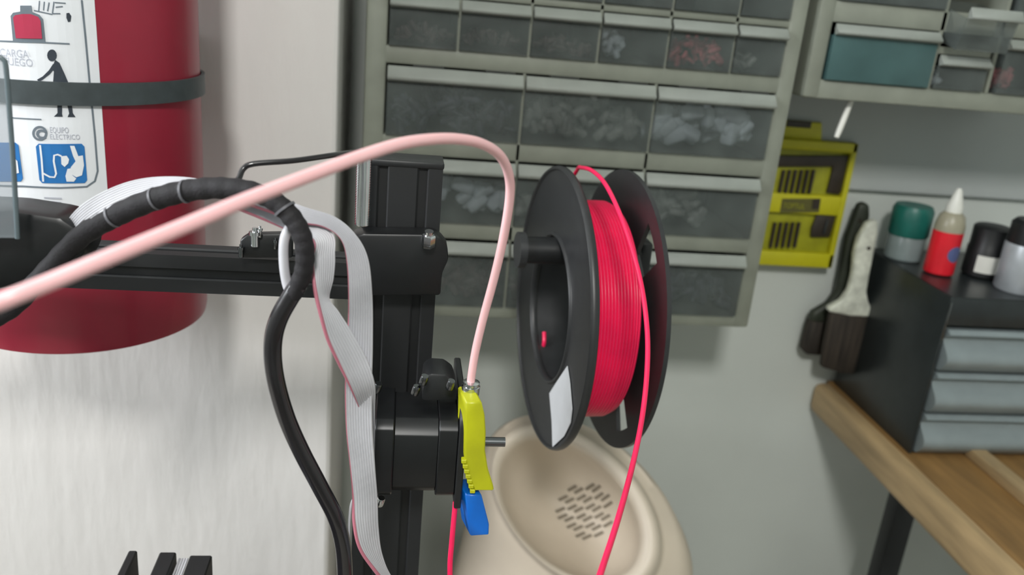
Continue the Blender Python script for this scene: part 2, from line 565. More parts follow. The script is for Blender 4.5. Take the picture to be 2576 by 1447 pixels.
def cabinet(name, x0, x1, z0, z1, sl, sr, rails, label, group='small parts drawer cabinets'):
    """open grey frame with stiles sl, sr wide and rails at the given (z0, z1)"""
    c = empty(name, ((x0 + x1) / 2, CF + .075, z0), label, 'drawer cabinet', group)
    bm = bmesh.new()
    box(bm, (x0, CF, z0), (x0 + sl, YB - .011, z1), bev=.003)
    box(bm, (x1 - sr, CF, z0), (x1, YB - .011, z1), bev=.003)
    box(bm, (x0 + .002, YB - .016, z0 + .002), (x1 - .002, YB - .011, z1 - .002))
    for a, b in rails:
        box(bm, (x0 + sl * .5, CF + .001, a), (x1 - sr * .5, YB - .013, b), bev=.0015)
    obj('frame', bm, M['cab'], c, smooth=40)
    return c


def drawer(parent, x0, x1, z0, z1, lip=.0105, body='drw', label=None, mtx=None, deep=.12):
    """clear drawer: open tray behind a see-through front, with a sloping handle lip on top"""
    g = .0012
    x0, x1, z0, z1 = x0 + g, x1 - g, z0 + g * .4, z1 - g * .4
    y0, y1 = CF - .003, CF + deep
    bm = bmesh.new()
    box(bm, (x0, y0, z0), (x1, y0 + .0016, z1 - lip * .5), bev=.0006)
    box(bm, (x0, y0 + .0016, z0), (x0 + .0014, y1, z1 - lip))
    box(bm, (x1 - .0014, y0 + .0016, z0), (x1, y1, z1 - lip))
    box(bm, (x0 + .0014, y0 + .0016, z0), (x1 - .0014, y1, z0 + .0014))
    box(bm, (x0 + .0014, y1 - .0014, z0 + .0014), (x1 - .0014, y1, z1 - lip))
    if mtx: bmesh.ops.transform(bm, matrix=mtx, verts=bm.verts[:])
    d = obj('drawer', bm, M[body], parent, smooth=40, label=label)
    bm = bmesh.new()
    prism(bm, [Vector((x0, y0, z1 - lip)), Vector((x0, y0 - .006, z1 - lip * .85)), Vector((x0, y0 - .0065, z1 - lip * .65)),
               Vector((x0, y0 + .001, z1)), Vector((x0, y0 + .002, z1 - lip * .5))], (x1 - x0, 0, 0), bev=.0004, seg=1)
    if mtx: bmesh.ops.transform(bm, matrix=mtx, verts=bm.verts[:])
    obj('handle', bm, M['drw_lip'], d, smooth=40)
    return d


CX = [-.0120, .0461, .106, .1653, .2257, .2845, .3310]
BX = [-.0120, .1047, .221, .3310]
cab = cabinet('drawer_cabinet', -.0300, .3465, -.2905, .052, .0180, .0155,
              [(-.2905, -.2790), (-.2190 + .0035, -.2005), (-.1455 + .0035, -.1255), (-.0690 + .0030, -.0515), (-.0100, -.0035), (.0365, .052)],
              'grey drawer cabinet with six full rows of drawers behind the filament spool, larger of the two cabinets')
cab['label'] = 'grey small parts cabinet behind the filament spool, left of the other cabinet'
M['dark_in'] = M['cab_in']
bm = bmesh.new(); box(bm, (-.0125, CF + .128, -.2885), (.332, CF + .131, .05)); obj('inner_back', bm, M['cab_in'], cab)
# uprights between drawers
bm = bmesh.new()
for x in CX[1:-1]: box(bm, (x - .0012, CF + .001, -.0515), (x + .0012, CF + .12, .0365))
for x in BX[1:-1]: box(bm, (x - .0012, CF + .001, -.2790), (x + .0012, CF + .12, -.0660))
obj('divider', bm, M['cab'], cab)
# dark finger notches in the rail
for k in range(3):
    for s in (0.30, 0.82):
        bm = bmesh.new()
        xc = BX[k] + (BX[k + 1] - BX[k]) * s
        box(bm, (xc - .013, CF + .0002, -.0672), (xc + .013, CF + .003, -.0655), bev=.0003, seg=1)
        obj('rail_notch', bm, M['cab_in'], cab)
for k in range(6):
    drawer(cab, CX[k], CX[k + 1], -.0515, -.0100)
    drawer(cab, CX[k], CX[k + 1], -.0035, .0365)
for (a, b) in ((-.1255, -.0665), (-.2005, -.1425), (-.2790, -.2160)):
    for k in range(3):
        drawer(cab, BX[k], BX[k + 1], a, b, lip=.0130)


def pile(name, x0, x1, z0, h, m_, label, n=60, sz=.006, long=1.0, y0=CF + .003, seed=1):
    """loose small parts lying in one drawer: nobody could count them, so one object"""
    rnd = random.Random(seed)
    bm = bmesh.new()
    for _ in range(n):
        t = bmesh.new()
        bmesh.ops.create_cube(t, size=1.0)
        s = sz * rnd.uniform(.6, 1.3)
        x = rnd.uniform(x0 + .006, x1 - .006)
        hz = h * (0.5 + 0.5 * math.sin((x - x0) / (x1 - x0) * math.pi))
        mt = Matrix.Translation((x, y0 + sz * .7 + abs(rnd.gauss(0, .012)), z0 + sz * .7 + rnd.random() * max(hz - sz, 0.001))) @ \
            Matrix.Rotation(rnd.uniform(0, 3), 4, 'Y') @ Matrix.Rotation(rnd.uniform(0, 3), 4, 'X') @ Matrix.Diagonal((s * long, s * .6, s * .6, 1))
        bmesh.ops.bevel(t, geom=t.edges[:], offset=.15, segments=1, affect='EDGES')
        merge(bm, t, mt)
    o = obj(name, bm, m_, smooth=50)
    tag(o, label, 'small parts', kind='stuff')
    return o


pile('loose_screws', BX[0], BX[1], -.1240, .042, M['parts_dark'], 'dark loose screws in the large left drawer under the pale tube arch', 90, .008, 1.8, seed=2)
pile('loose_fittings', BX[1], BX[2], -.1240, .045, M['parts_grey'], 'grey loose fittings in the middle large drawer above the spool', 70, .012, 1.2, seed=3)
pile('packing_foam', BX[2], BX[3], -.1240, .048, M['parts_white'], 'pale fluffy pieces in the right large drawer beside the yellow case', 50, .018, 1.0, seed=4)
pile('loose_clips', BX[0], BX[1], -.1990, .040, M['parts_white'], 'pale clips in the drawer right of the black post top', 40, .016, 1.0, seed=5)
pile('loose_clips', BX[1], BX[2], -.1990, .030, M['parts_grey'], 'grey clips in the drawer straight behind the spool top', 40, .012, 1.0, seed=6)
pile('loose_bits', BX[2], BX[2] + .07, -.1990, .045, M['parts_grey'], 'grey bits in the drawer right of the spool top', 60, .012, 1.3, seed=7)
pile('brown_hardware', BX[0], BX[1], -.2775, .046, M['parts_brown'], 'brown hardware in the bottom left drawer beside the pale tube', 110, .012, 1.2, seed=8)
pile('brown_hardware', BX[1], BX[2], -.2775, .030, M['parts_brown'], 'brown hardware in the bottom drawer straight behind the spool', 60, .012, 1.2, seed=9)
pile('loose_nuts', BX[2], BX[3], -.2775, .042, M['parts_dark'], 'mixed dark nuts in the bottom right drawer beside the spool', 90, .010, 1.2, seed=10)
pile('red_components', CX[4], CX[5], -.0500, .026, M['parts_red'], 'reddish components in the small drawer second from the right edge of the larger cabinet', 60, .006, 1.6, seed=11)
pile('white_beads', CX[3] + .004, CX[3] + .03, -.0500, .024, M['parts_white'], 'white beads in the small drawer left of the reddish components', 26, .008, 1.0, seed=12)
pile('grey_components', CX[5], CX[6] - .015, -.0500, .018, M['parts_grey'], 'grey components in the small drawer right of the reddish ones', 26, .006, 1.3, seed=13)
for k in range(3):
    pile('dark_components', CX[k], CX[k + 1], -.0500, .018, M['parts_brown'],
         ('dark components in the small drawer nearest the white wall', 'dark components in the second small drawer from the white wall', 'dark components in the third small drawer from the white wall')[k], 40, .006, 1.3, seed=20 + k)

# second cabinet, only its lower left corner in view
P2 = lambda x, y: at(x, y, Y=CF)
x2, z2 = .3560, -.0672
a1, a2 = x2 + .0155, P2(2345, 170).x
b1, b2 = P2(2352, 170).x, P2(2480, 190).x
c1 = P2(2508, 190).x
c2 = c1 + (a2 - a1)
zb = z2 + .0165
zt = P2(2200, 65).z
cab2 = cabinet('drawer_cabinet', x2, c2 + .018, z2, .115, .0150, .0150, [(z2, zb), (zt, zt + .018), (.10, .115)],
               'grey small parts cabinet at the upper right, above the yellow case')
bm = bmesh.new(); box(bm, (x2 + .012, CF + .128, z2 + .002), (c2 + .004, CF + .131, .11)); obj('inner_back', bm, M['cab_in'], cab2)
bm = bmesh.new()
for x in ((a2 + b1) / 2, (b2 + c1) / 2): box(bm, (x - .0016, CF + .001, zb), (x + .0016, CF + .12, .10))
zm = P2(2420, 140).z
box(bm, (b1, CF + .001, zm), (b2, CF + .12, zm + .006))
obj('divider', bm, M['cab'], cab2)
drawer(cab2, a1, a2, zb, zt, lip=.010, body='drw_teal', label='teal tinted large drawer')
drawer(cab2, a1, a2, zt + .018, .10, lip=.010)
drawer(cab2, b1, b2, zb, zm, lip=.010)
drawer(cab2, c1, c2, zb, zt, lip=.010)
drawer(cab2, c1, c2, zt + .018, .10, lip=.010)
piv = Vector((b1, CF, zm + .008))
drawer(cab2, b1, b2, zm + .008, zm + .046, lip=.010, body='drw', label='small drawer pulled out and hanging down',
       mtx=Matrix.Translation((0, -.018, -.003)) @ Matrix.Translation(piv) @ Matrix.Rotation(R_(14), 4, 'X') @ Matrix.Translation(-piv), deep=.06)
pile('pink_components', c1, c1 + .03, zb + .001, .022, M['parts_red'], 'pinkish components in the right drawer of the upper right cabinet', 40, .008, 1.2, seed=31)
pile('white_scraps', b1, b1 + .018, zb + .001, .016, M['parts_white'], 'white scraps in the small bottom drawer of the upper right cabinet', 10, .008, 1.4, seed=32)

# ------------------------------------------------------------------ yellow bit set case hanging on the wall
CY = YB - .010
q = lambda x, y: at(x, y, Y=CY - .012)
case = empty('bit_set_case', (.44, CY - .006, -.27), 'yellow case of dark driver bits hanging on the wall beside the cabinet', 'tool case')
cx0, cx1, cz0, cz1 = .388, q(2160, 365).x, q(2085, 675).z, q(2160, 362).z
bm = bmesh.new()
box(bm, (cx0, CY - .005, cz0), (cx1, CY - .0005, cz1), bev=.001, mi=1)
fwid = .0065
box(bm, (cx0, CY - .013, cz1 - .011), (cx1, CY - .001, cz1), bev=.0015)
box(bm, (cx0, CY - .013, cz0), (cx1, CY - .001, cz0 + .017), bev=.0015)
box(bm, (cx0, CY - .013, cz0), (cx0 + fwid, CY - .001, cz1), bev=.0015)
box(bm, (cx1 - fwid, CY - .013, cz0), (cx1, CY - .001, cz1), bev=.0015)
zmid = q(2030, 515).z
box(bm, (cx0, CY - .012, zmid - .011), (cx1, CY - .001, zmid + .011), bev=.0015)
obj('tray', bm, [M['case'], M['case_in']], case, smooth=40)
bm = bmesh.new()
hx0, hx1, hz = .395, q(2072, 325).x, q(2030, 308).z
prism(bm, [Vector((hx0, CY - .006, cz1 - .001)), Vector((hx1 + .004, CY - .006, cz1 - .001)), Vector((hx1, CY - .006, hz)), Vector((hx0, CY - .006, hz))], (0, .005, 0), bev=.001)
tab = obj('hanging_tab', bm, M['case'], case, smooth=40)
bm = bmesh.new(); box(bm, (hx0 + .018, CY - .0068, cz1 + .012), (hx1 - .012, CY - .0055, cz1 + .019), bev=.0005, seg=1)
obj('tab_slot', bm, M['tool'], tab)
# the tools in their recesses
bm = bmesh.new()
pL = lambda x, y: at(x, y, Y=CY - .009)
prism(bm, [pL(*p) for p in ((1962, 392), (2140, 392), (2126, 470), (2112, 490), (2080, 486), (2092, 440), (2096, 420), (1955, 420))], (0, .004, 0), bev=.001)
obj('handle_driver', bm, M['tool'], case, smooth=40)
bm = bmesh.new()
prism(bm, [pL(*p) for p in ((2056, 540), (2105, 540), (2088, 598), (2040, 598), (2042, 575))], (0, .004, 0), bev=.0012)
obj('square_tool', bm, M['tool'], case, smooth=40)
bm = bmesh.new(); prism(bm, [pL(*p) for p in ((2078, 552), (2083, 552), (2074, 588), (2068, 588))], (0, -.0015, 0))
obj('tool_shine', bm, M['steel'], case)
for x, y0, y1 in [(1960 + 15 * k, 428, 486) for k in range(6)] + [(1938 + 15 * k, 560, 622) for k in range(5)]:
    bm = bmesh.new()
    a, b = pL(x, y1), pL(x + 12, y0)
    tube(bm, [a, (a + b) / 2, b], .0022, n=8, k=2)
    obj('driver_bit', bm, M['tool'], case, smooth=50)
bm = bmesh.new()
prism(bm, [at(x, y, Y=CY - .0125) for x, y in ((1968, 500), (2065, 500), (2060, 535), (1962, 535))], (0, .0008, 0))
npl = obj('nameplate', bm, M['plate_txt'], case)
bm = bmesh.new()
prism(bm, [at(x, y, Y=CY - .0132) for x, y in ((2046, 501), (2064, 501), (2059, 526), (2043, 526))], (0, .0006, 0))
obj('nameplate_end', bm, M['tool'], npl)
t = text_polys('TOPTUL', .0085)
base = at(1969, 523, Y=CY - .0130)
for v in t.verts: v.co = Vector((v.co.x * .80 + base.x, base.y, v.co.y + base.z))
bm = bmesh.new(); merge(bm, t)
obj('lettering', bm, M['case_in'], npl)

# white peg that hangs under the upper right cabinet, above the case
bm = bmesh.new()
h1, h2 = at(2104, 346, Y=.752), at(2134, 290, Y=.757)
h2.z = z2 - .0005
tube(bm, [h2, h1.lerp(h2, .6), h1.lerp(h2, .2), h1], [.0024, .0028, .0028, .0022], n=12, k=4)
tag(obj('hanging_peg', bm, M['white_pl'], smooth=50), 'small white plastic peg hanging under the upper right cabinet, above the yellow case', 'peg')

# ------------------------------------------------------------------ paint brushes hanging beside the black organiser


def brush(name, handle, bristles, Y, th, mh, mb, label, hole=None, nail=None):
    e = empty(name, at(*bristles[-1], Y=Y), label, 'paint brush', 'paint brushes')
    bm = bmesh.new()
    prism(bm, [at(x, y, Y=Y) for x, y in handle], (0, th, 0), bev=th * .28, seg=2)
    obj('handle', bm, mh, e, smooth=50)
    bm = bmesh.new()
    prism(bm, [at(x, y, Y=Y + .001) for x, y in bristles], (0, th - .002, 0), bev=.0015, seg=1)
    obj('bristles', bm, mb, e, smooth=50)
    if hole:
        bm = bmesh.new(); lathe(bm, [(.0022, 0), (.0022, .0006)], at(*hole, Y=Y - .0005), (0, 1, 0), n=12)
        obj('hanging_hole', bm, M['tool'], e)
    return e


brush('paint_brush', [(2155, 540), (2163, 516), (2178, 510), (2190, 518), (2190, 545), (2183, 575), (2165, 630), (2155, 690), (2140, 740), (2118, 775), (2092, 800), (2085, 815), (2038, 812), (2045, 788), (2085, 765), (2108, 735), (2122, 665), (2133, 600)],
      [(2085, 808), (2038, 805), (2018, 880), (2030, 893), (2066, 895)], .874, .012, M['brush_d'], M['bristle'],
      'dark handled paint brush behind the white handled one', hole=(2164, 556))
brush('paint_brush', [(2184, 562), (2200, 556), (2211, 556), (2210, 590), (2200, 640), (2190, 690), (2182, 735), (2188, 765), (2203, 785), (2201, 800), (2140, 797), (2085, 786), (2088, 775), (2120, 757), (2138, 730), (2148, 690), (2152, 640), (2162, 600)],
      [(2092, 788), (2199, 799), (2192, 880), (2186, 945), (2120, 940), (2068, 925), (2075, 870)], .850, .011, M['brush_w'], M['bristle2'],
      'white handled paint brush with dark bristles beside the black organizer', hole=(2186, 625))

# ------------------------------------------------------------------ wooden desk, its leg and what stands on it
DT, DX = -0.418, 0.517
dk = empty('desk', (.80, .70, -1.5), 'wooden desk against the wall at the right, carrying the black organizer', 'desk')
bm = bmesh.new(); box(bm, (DX, .36, DT - .040), (1.25, YB - .001, DT), bev=.010, seg=4)
obj('desk_top', bm, M['wood'], dk, smooth=50)
bm = bmesh.new(); box(bm, (DX + .016, .372, DT + .0002), (1.235, YB - .004, DT + .0012)); obj('top_sheet', bm, M['wood_top'], dk)  # thin sheet, darker and browner than the board's edges
for (lx, ly) in ((.592, .80), (1.19, .80), (.592, .41), (1.19, .41)):
    if ly == .41 and lx < 1: lx, ly = 1.10, .41
    bm = bmesh.new(); box(bm, (lx, ly - .012, FL), (lx + .026, ly + .012, DT - .039), bev=.003); obj('leg', bm, M['black'], dk, smooth=40, label='black metal leg')

# wooden strip lying on the desk
bm = bmesh.new(); box(bm, (.600, .47, DT + .0012), (.618, .722, DT + .013), bev=.002)
tag(obj('wood_strip', bm, M['wood'], smooth=40), 'narrow pale wooden strip lying on the desk in front of the organizer', 'strip')

# black organiser with three grey drawers
OX0, OX1, OF, OB, OZ0, OZ1 = .538, .86, .722, .888, DT + .0014, -.243
og = empty('desk_organizer', (.70, .80, OZ0), 'black desk organizer with curved blue-grey drawers on the wooden desk', 'organizer')
bm = bmesh.new()
box(bm, (OX0, OF, OZ0), (OX0 + .004, OB, OZ1), bev=.0015)
box(bm, (OX1 - .004, OF, OZ0), (OX1, OB, OZ1), bev=.0015)
box(bm, (OX0 + .002, OB - .004, OZ0), (OX1 - .002, OB, OZ1), bev=.0015)
box(bm, (OX0 + .002, OF + .004, OZ0), (OX1 - .002, OB - .002, OZ0 + .004))
box(bm, (OX0 + .001, OF + .001, OZ1 - .006), (OX1 - .001, OB - .001, OZ1))
box(bm, (OX0 + .002, OF, OZ1 - .030), (OX1 - .002, OF + .004, OZ1 - .001), bev=.0015)
obj('case', bm, M['org'], og, smooth=40)
bm = bmesh.new(); box(bm, (OX0 + .0006, OF - .0012, OZ1 - .045), (OX0 + .0028, OF + .002, OZ1 - .005), bev=.0008)  # light reflected on the glossy front edge, modelled as a steel strip
obj('edge_highlight', bm, M['steel'], og, smooth=40)
TZ = OZ1 + .0002
dz = (OZ1 - .031 - OZ0 - .003) / 3
for k in range(3):
    z = OZ0 + .002 + k * dz
    y = OF + .001
    prof2 = []
    n = 12
    for i in range(n + 1):
        a = i / n
        zz = z + .001 + (dz - .003) * a
        bulge = .010 * math.sin(math.pi * min(a / .62, 1.0)) if a < .62 else -.004 * math.sin(math.pi * (a - .62) / .24) if a < .86 else .005 * math.sin(math.pi * (a - .86) / .14)
        prof2.append(Vector((OX0 + .006, y - .002 - bulge, zz)))
    prof2 += [Vector((OX0 + .006, y + .012, z + dz - .002)), Vector((OX0 + .006, y + .012, z + .001))]
    bm = bmesh.new(); prism(bm, prof2, (OX1 - OX0 - .012, 0, 0))
    box(bm, (OX0 + .007, y + .010, z + .001), (OX1 - .007, OB - .008, z + .006))
    obj('drawer', bm, M['tray'], og, smooth=35, label='blue-grey curved drawer')


def onshelf(x, y, z):
    return at(x, y, Z=z)


# things standing in the organiser's top tray
def stand(px, Y):
    p = at(*px, Y=Y)
    return p.x, Y


def zat(x, y, Y): return at(x, y, Y=Y).z


jy = .850; jx = at(2283, 590, Y=jy).x
j0, j1 = zat(2275, 598, jy - .015), zat(2300, 516, jy)
j = empty('jar', (jx, jy, TZ), 'grey jar with a dark green cap in the organizer, left of the red glue bottle', 'jar')
bm = bmesh.new(); lathe(bm, [(.018, TZ), (.0200, TZ + .002), (.0200, j0 - .001), (.018, j0 + .002)], (jx, jy, 0), n=32); obj('glass_body', bm, M['jar_clear'], j, smooth=40)
bm = bmesh.new(); lathe(bm, [(.0205, j0), (.0215, j0 + .002), (.0215, j1 - .005), (.0190, j1)], (jx, jy, 0), n=32); obj('cap', bm, M['jar_green'], j, smooth=40, label='dark green cap')
gy = .800; gx = at(2376, 620, Y=gy).x
g1, g2, g3 = zat(2385, 588, gy - .014), zat(2400, 540, gy - .008), zat(2418, 474, gy)
g = empty('glue_bottle', (gx, gy, TZ), 'red glue bottle with a white pointed nozzle, right of the green capped jar', 'bottle')
bm = bmesh.new(); lathe(bm, [(.0125, TZ), (.0150, TZ + .002), (.0150, g1)], (gx, gy, 0), n=32); bd = obj('body', bm, M['glue_red'], g, smooth=40)
bm = bmesh.new(); lathe(bm, [(.0149, g1), (.0149, g1 + .006), (.0125, g2 - .003), (.0085, g2 + .001)], (gx, gy, 0), n=32); obj('shoulder', bm, M['glue_beige'], g, smooth=40, label='beige shoulder')
gh = g3 - g2
bm = bmesh.new(); lathe(bm, [(.0082, g2), (.0084, g2 + gh * .25), (.0060, g2 + gh * .55), (.0034, g2 + gh * .9), (.0018, g3)], (gx, gy, 0), n=24); obj('nozzle', bm, M['white_pl'], g, smooth=40, label='white nozzle')
bm = bmesh.new()
t = bmesh.new()
rg = [[t.verts.new((.0085 * q_ / 5 * math.cos(2 * math.pi * i / 24), .0085 * q_ / 5 * math.sin(2 * math.pi * i / 24), 0)) for i in range(24)] for q_ in range(1, 6)]
t.faces.new(rg[0])
for p_, q_ in zip(rg, rg[1:]):
    for i in range(24): t.faces.new((p_[i], p_[(i + 1) % 24], q_[(i + 1) % 24], q_[i]))
for v in t.verts:
    a = v.co.x / .0152 + .25
    v.co = Vector((gx + .0154 * math.sin(a), gy - .0154 * math.cos(a), g1 - .022 + v.co.y))
merge(bm, t); obj('badge', bm, M['glue_blue'], bd, label='blue round badge')
ky = .800; kx = at(2480, 640, Y=ky).x
k1, k2, k3 = zat(2470, 690, ky - .019), zat(2475, 648, ky - .019), zat(2500, 568, ky)
k = empty('jar', (kx, ky, TZ), 'black jar with a white label in the organizer, right of the red bottle', 'jar')
bm = bmesh.new(); lathe(bm, [(.017, TZ), (.0195, TZ + .002), (.0195, k2 + .006), (.0185, k2 + .008), (.0185, k3 - .002), (.016, k3)], (kx, ky, 0), n=32); obj('body', bm, M['black'], k, smooth=40)
bm = bmesh.new()
vv = [[bm.verts.new((kx + .0198 * math.sin(R_(-58 + 9 * i)), ky - .0198 * math.cos(R_(-58 + 9 * i)), h)) for i in range(12)] for h in (k1, k2)]
for i in range(11): bm.faces.new((vv[0][i], vv[0][i + 1], vv[1][i + 1], vv[1][i]))
obj('label', bm, M['white_pl'], k, label='white paper label')
sy_ = .755; sx_ = at(2522, 665, Y=sy_).x + .0225
s1, s2 = zat(2540, 622, sy_ - .021), zat(2560, 552, sy_)
s = empty('spray_can', (sx_, sy_, TZ), 'silver can with a black top at the right edge of the organizer tray', 'can')
bm = bmesh.new(); lathe(bm, [(.020, TZ), (.0215, TZ + .002), (.0215, s1 - .003), (.020, s1)], (sx_, sy_, 0), n=32); obj('body', bm, M['silver'], s, smooth=40)
bm = bmesh.new(); lathe(bm, [(.0205, s1 - .001), (.0205, s2 - .004), (.017, s2)], (sx_, sy_, 0), n=32); obj('cap', bm, M['black'], s, smooth=40, label='black cap')

# ------------------------------------------------------------------ filament spool and its holder
SC = Vector((.1127, .5623, -.2108))
SA = Vector((math.cos(R_(4.9)), math.sin(R_(4.9)), 0))      # axle direction
SP = Vector((-SA.y, SA.x, 0))
SW, SR, SH = .050, .100, .052
sp = empty('filament_spool', SC + SA * (SW / 2) - Vector((0, 0, SR)), 'black filament spool wound with bright red filament in front of the drawer cabinet', 'spool')
sp_c = SC


def flange(org, cuts, rim):
    """flat ring with rounded rim; cuts = [(a0, a1, r0, r1)] in degrees and metres"""
    t = bmesh.new()
    NA = 180
    rads = [SH, .0535, .058, .064, .070, .076, .082, .088, .094, .0975, SR]
    V = [[t.verts.new(org + (SP * math.cos(2 * math.pi * i / NA) + Vector((0, 0, math.sin(2 * math.pi * i / NA)))) * r) for i in range(NA)] for r in rads]
    for a in range(len(rads) - 1):
        for i in range(NA):
            ang = (i + .5) * 360 / NA
            rm = (rads[a] + rads[a + 1]) / 2
            if any(c0 < (ang - 0) % 360 < c1 and q0 < rm < q1 for c0, c1, q0, q1 in cuts): continue
            t.faces.new((V[a][i], V[a][(i + 1) % NA], V[a + 1][(i + 1) % NA], V[a + 1][i]))
    for v in [v for v in t.verts if not v.link_faces]: t.verts.remove(v)
    ex = bmesh.ops.extrude_face_region(t, geom=t.faces[:])
    bmesh.ops.translate(t, vec=SA * .003, verts=[v for v in ex['geom'] if isinstance(v, bmesh.types.BMVert)])
    bmesh.ops.recalc_face_normals(t, faces=t.faces[:])
    return t


f1 = flange(SC, [], 0)
for rr in (SR, SH + .002):       # raised rounded beads on rim and hole
    tb = bmesh.new()
    n = 144
    tube_pts = []
    rings = []
    for i in range(n):
        a = 2 * math.pi * i / n
        d = SP * math.cos(a) + Vector((0, 0, math.sin(a)))
        rings.append([tb.verts.new(SC + SA * .0012 + d * (rr - .0012 + .0018 * math.cos(b)) + SA * .0030 * math.sin(b)) for b in [2 * math.pi * j / 10 for j in range(10)]])
    for i in range(n):
        p, qn = rings[i], rings[(i + 1) % n]
        for j in range(10): tb.faces.new((p[j], p[(j + 1) % 10], qn[(j + 1) % 10], qn[j]))
    merge(f1, tb)
fl1 = obj('flange', f1, M['spool'], sp, smooth=40)


def polar(px, py):
    p = onplane(px, py, SC + SA * SW, SA) - SC - SA * SW
    return math.degrees(math.atan2(p.z, p.dot(SP))) % 360, p.length


f2 = flange(SC + SA * (SW - .003), [(120, 140, .060, .0885), (228, 243, .063, .0905), (15, 35, .060, .0885), (318, 333, .063, .0905)], 0)
obj('flange', f2, M['spool'], sp, smooth=40)
hb = bmesh.new()
lathe(hb, [(SH, .002), (SH + .003, .002), (SH + .003, SW - .002), (SH, SW - .002), (SH, .002)], SC, SA, n=96, caps=False)
obj('hub', hb, M['spool'], sp, smooth=40)
WR = .0775
wd = bmesh.new()
prof = [(SH + .003, .0034)]
nw = 17
w0, w1 = .0034, SW - .0034 - .006
for i in range(nw * 6 + 1):
    u = i / (nw * 6)
    prof.append((WR - .0011 + .0011 * abs(math.sin(math.pi * u * nw)) - .0025 * max(0, (u - .86) / .14), w0 + (w1 - w0) * u))
prof.append((SH + .003, w1))
lathe(wd, prof, SC, SA, n=128, caps=False)
obj('filament_winding', wd, M['fil'], sp, smooth=60)
# sticker on the near flange
bm = bmesh.new()
nrm = -SA
poly = [onplane(x, y, SC - SA * .0006, SA) for x, y in ((1428, 921), (1434, 960), (1440, 1030), (1436, 1065), (1420, 1098), (1391, 1125), (1389, 1060), (1383, 990), (1402, 960))]
prism(bm, poly, -SA * .0004)
obj('sticker', bm, M['sticker'], fl1, label='white sticker at the lower edge')
# free strand: leaves the winding at the back, arches over the front and runs down out of the picture, then up into the feeder
st = [(1452, 428, .600), (1463, 422, .578), (1490, 430, .545), (1522, 462, .510), (1556, 530, .478), (1588, 620, .455), (1614, 720, .435), (1628, 830, .415), (1628, 930, .398), (1617, 1040, .380),
      (1596, 1150, .360), (1565, 1270, .325), (1528, 1390, .295), (1480, 1520, .27), (1400, 1660, .28), (1290, 1740, .325), (1190, 1680, .345), (1140, 1560, .36), (1132, 1440, .366), (1137, 1360, .369), (1146, 1262, .373)]
bm = bmesh.new()
sb = SC + SA * .02 + SP * .070 + Vector((0, 0, .030))
pts = [sb, sb + Vector((0, -.010, .038))] + [at(x, y, Y=Y) for x, y, Y in st]
tube(bm, pts, .0014, n=12, k=10)
obj('filament_strand', bm, M['fil'], sp, smooth=60, label='loose strand of red filament')

ta, tb_ = at(1369, 836, Y=.597), at(1366, 876, Y=.594)
bm = bmesh.new(); tube(bm, [ta, ta.lerp(tb_, .5) + Vector((0, -.003, 0)), tb_], .0016, n=10, k=4)
obj('filament_tail', bm, M['fil'], sp, smooth=60, label='short red filament end inside the hub')
# holder: a rod through the hub, carried by an arm screwed to the cabinet
RZ = SC.z + SH - .0095
rc = Vector((SC.x, SC.y, RZ))
sh = empty('spool_holder', (SC.x + .06, CF, RZ - .02), 'black rod that carries the filament spool through its hub', 'spool holder')
bm = bmesh.new()
lathe(bm, [(.0095, -.026), (.0095, .066)], rc, SA, n=32)
obj('rod', bm, M['black'], sh, smooth=40)
bm = bmesh.new()
lathe(bm, [(.0125, -.028), (.0125, -.023)], rc, SA, n=32)
obj('end_stop', bm, M['spool'], sh, smooth=40)
bm = bmesh.new()
e0 = rc + SA * .060
box(bm, (e0.x, e0.y - .010, e0.z - .060), (e0.x + .008, e0.y + .010, e0.z + .010), bev=.002)
box(bm, (e0.x, e0.y - .008, e0.z - .066), (e0.x + .008, CF - .0005, e0.z - .046), bev=.002)
box(bm, (e0.x - .008, CF - .004, e0.z - .074), (e0.x + .016, CF + .0008, e0.z - .038), bev=.001)
obj('arm', bm, M['black'], sh, smooth=40)

# ------------------------------------------------------------------ 3D printer
pr = empty('printer', (-.05, .42, -.46), 'black desktop 3D printer with gantry, extruder motor and cables', '3D printer')


def vslot(bm, cells, L, mtx, s=.020):
    """aluminium slot profile: cells = number of 20 mm cells along local x; length L along local z; local y = depth"""
    w, h = s * cells, s
    pts = []

    def side(p0, p1, nn):
        out = [p0]
        d = (p1 - p0).normalized()
        n_ = Vector((-d.y, d.x))     # inward
        for k_ in range(nn):
            c = p0 + d * (s * (k_ + .5))
            out += [c - d * .0030, c - d * .0022 + n_ * .0008, c - d * .0022 + n_ * .0022, c + d * .0022 + n_ * .0022, c + d * .0022 + n_ * .0008, c + d * .0030]
        return out
    A, B, D, E = Vector((-w / 2, -h / 2)), Vector((w / 2, -h / 2)), Vector((w / 2, h / 2)), Vector((-w / 2, h / 2))
    for p0, p1, nn in ((A, B, cells), (B, D, 1), (D, E, cells), (E, A, 1)): pts += side(p0, p1, nn)
    t = bmesh.new()
    f = t.faces.new([t.verts.new((p.x, p.y, 0)) for p in pts])
    ex = bmesh.ops.extrude_face_region(t, geom=[f])
    bmesh.ops.translate(t, vec=(0, 0, L), verts=[v for v in ex['geom'] if isinstance(v, bmesh.types.BMVert)])
    bmesh.ops.triangulate(t, faces=[f_ for f_ in t.faces if len(f_.verts) > 8])
    merge(bm, t, mtx)


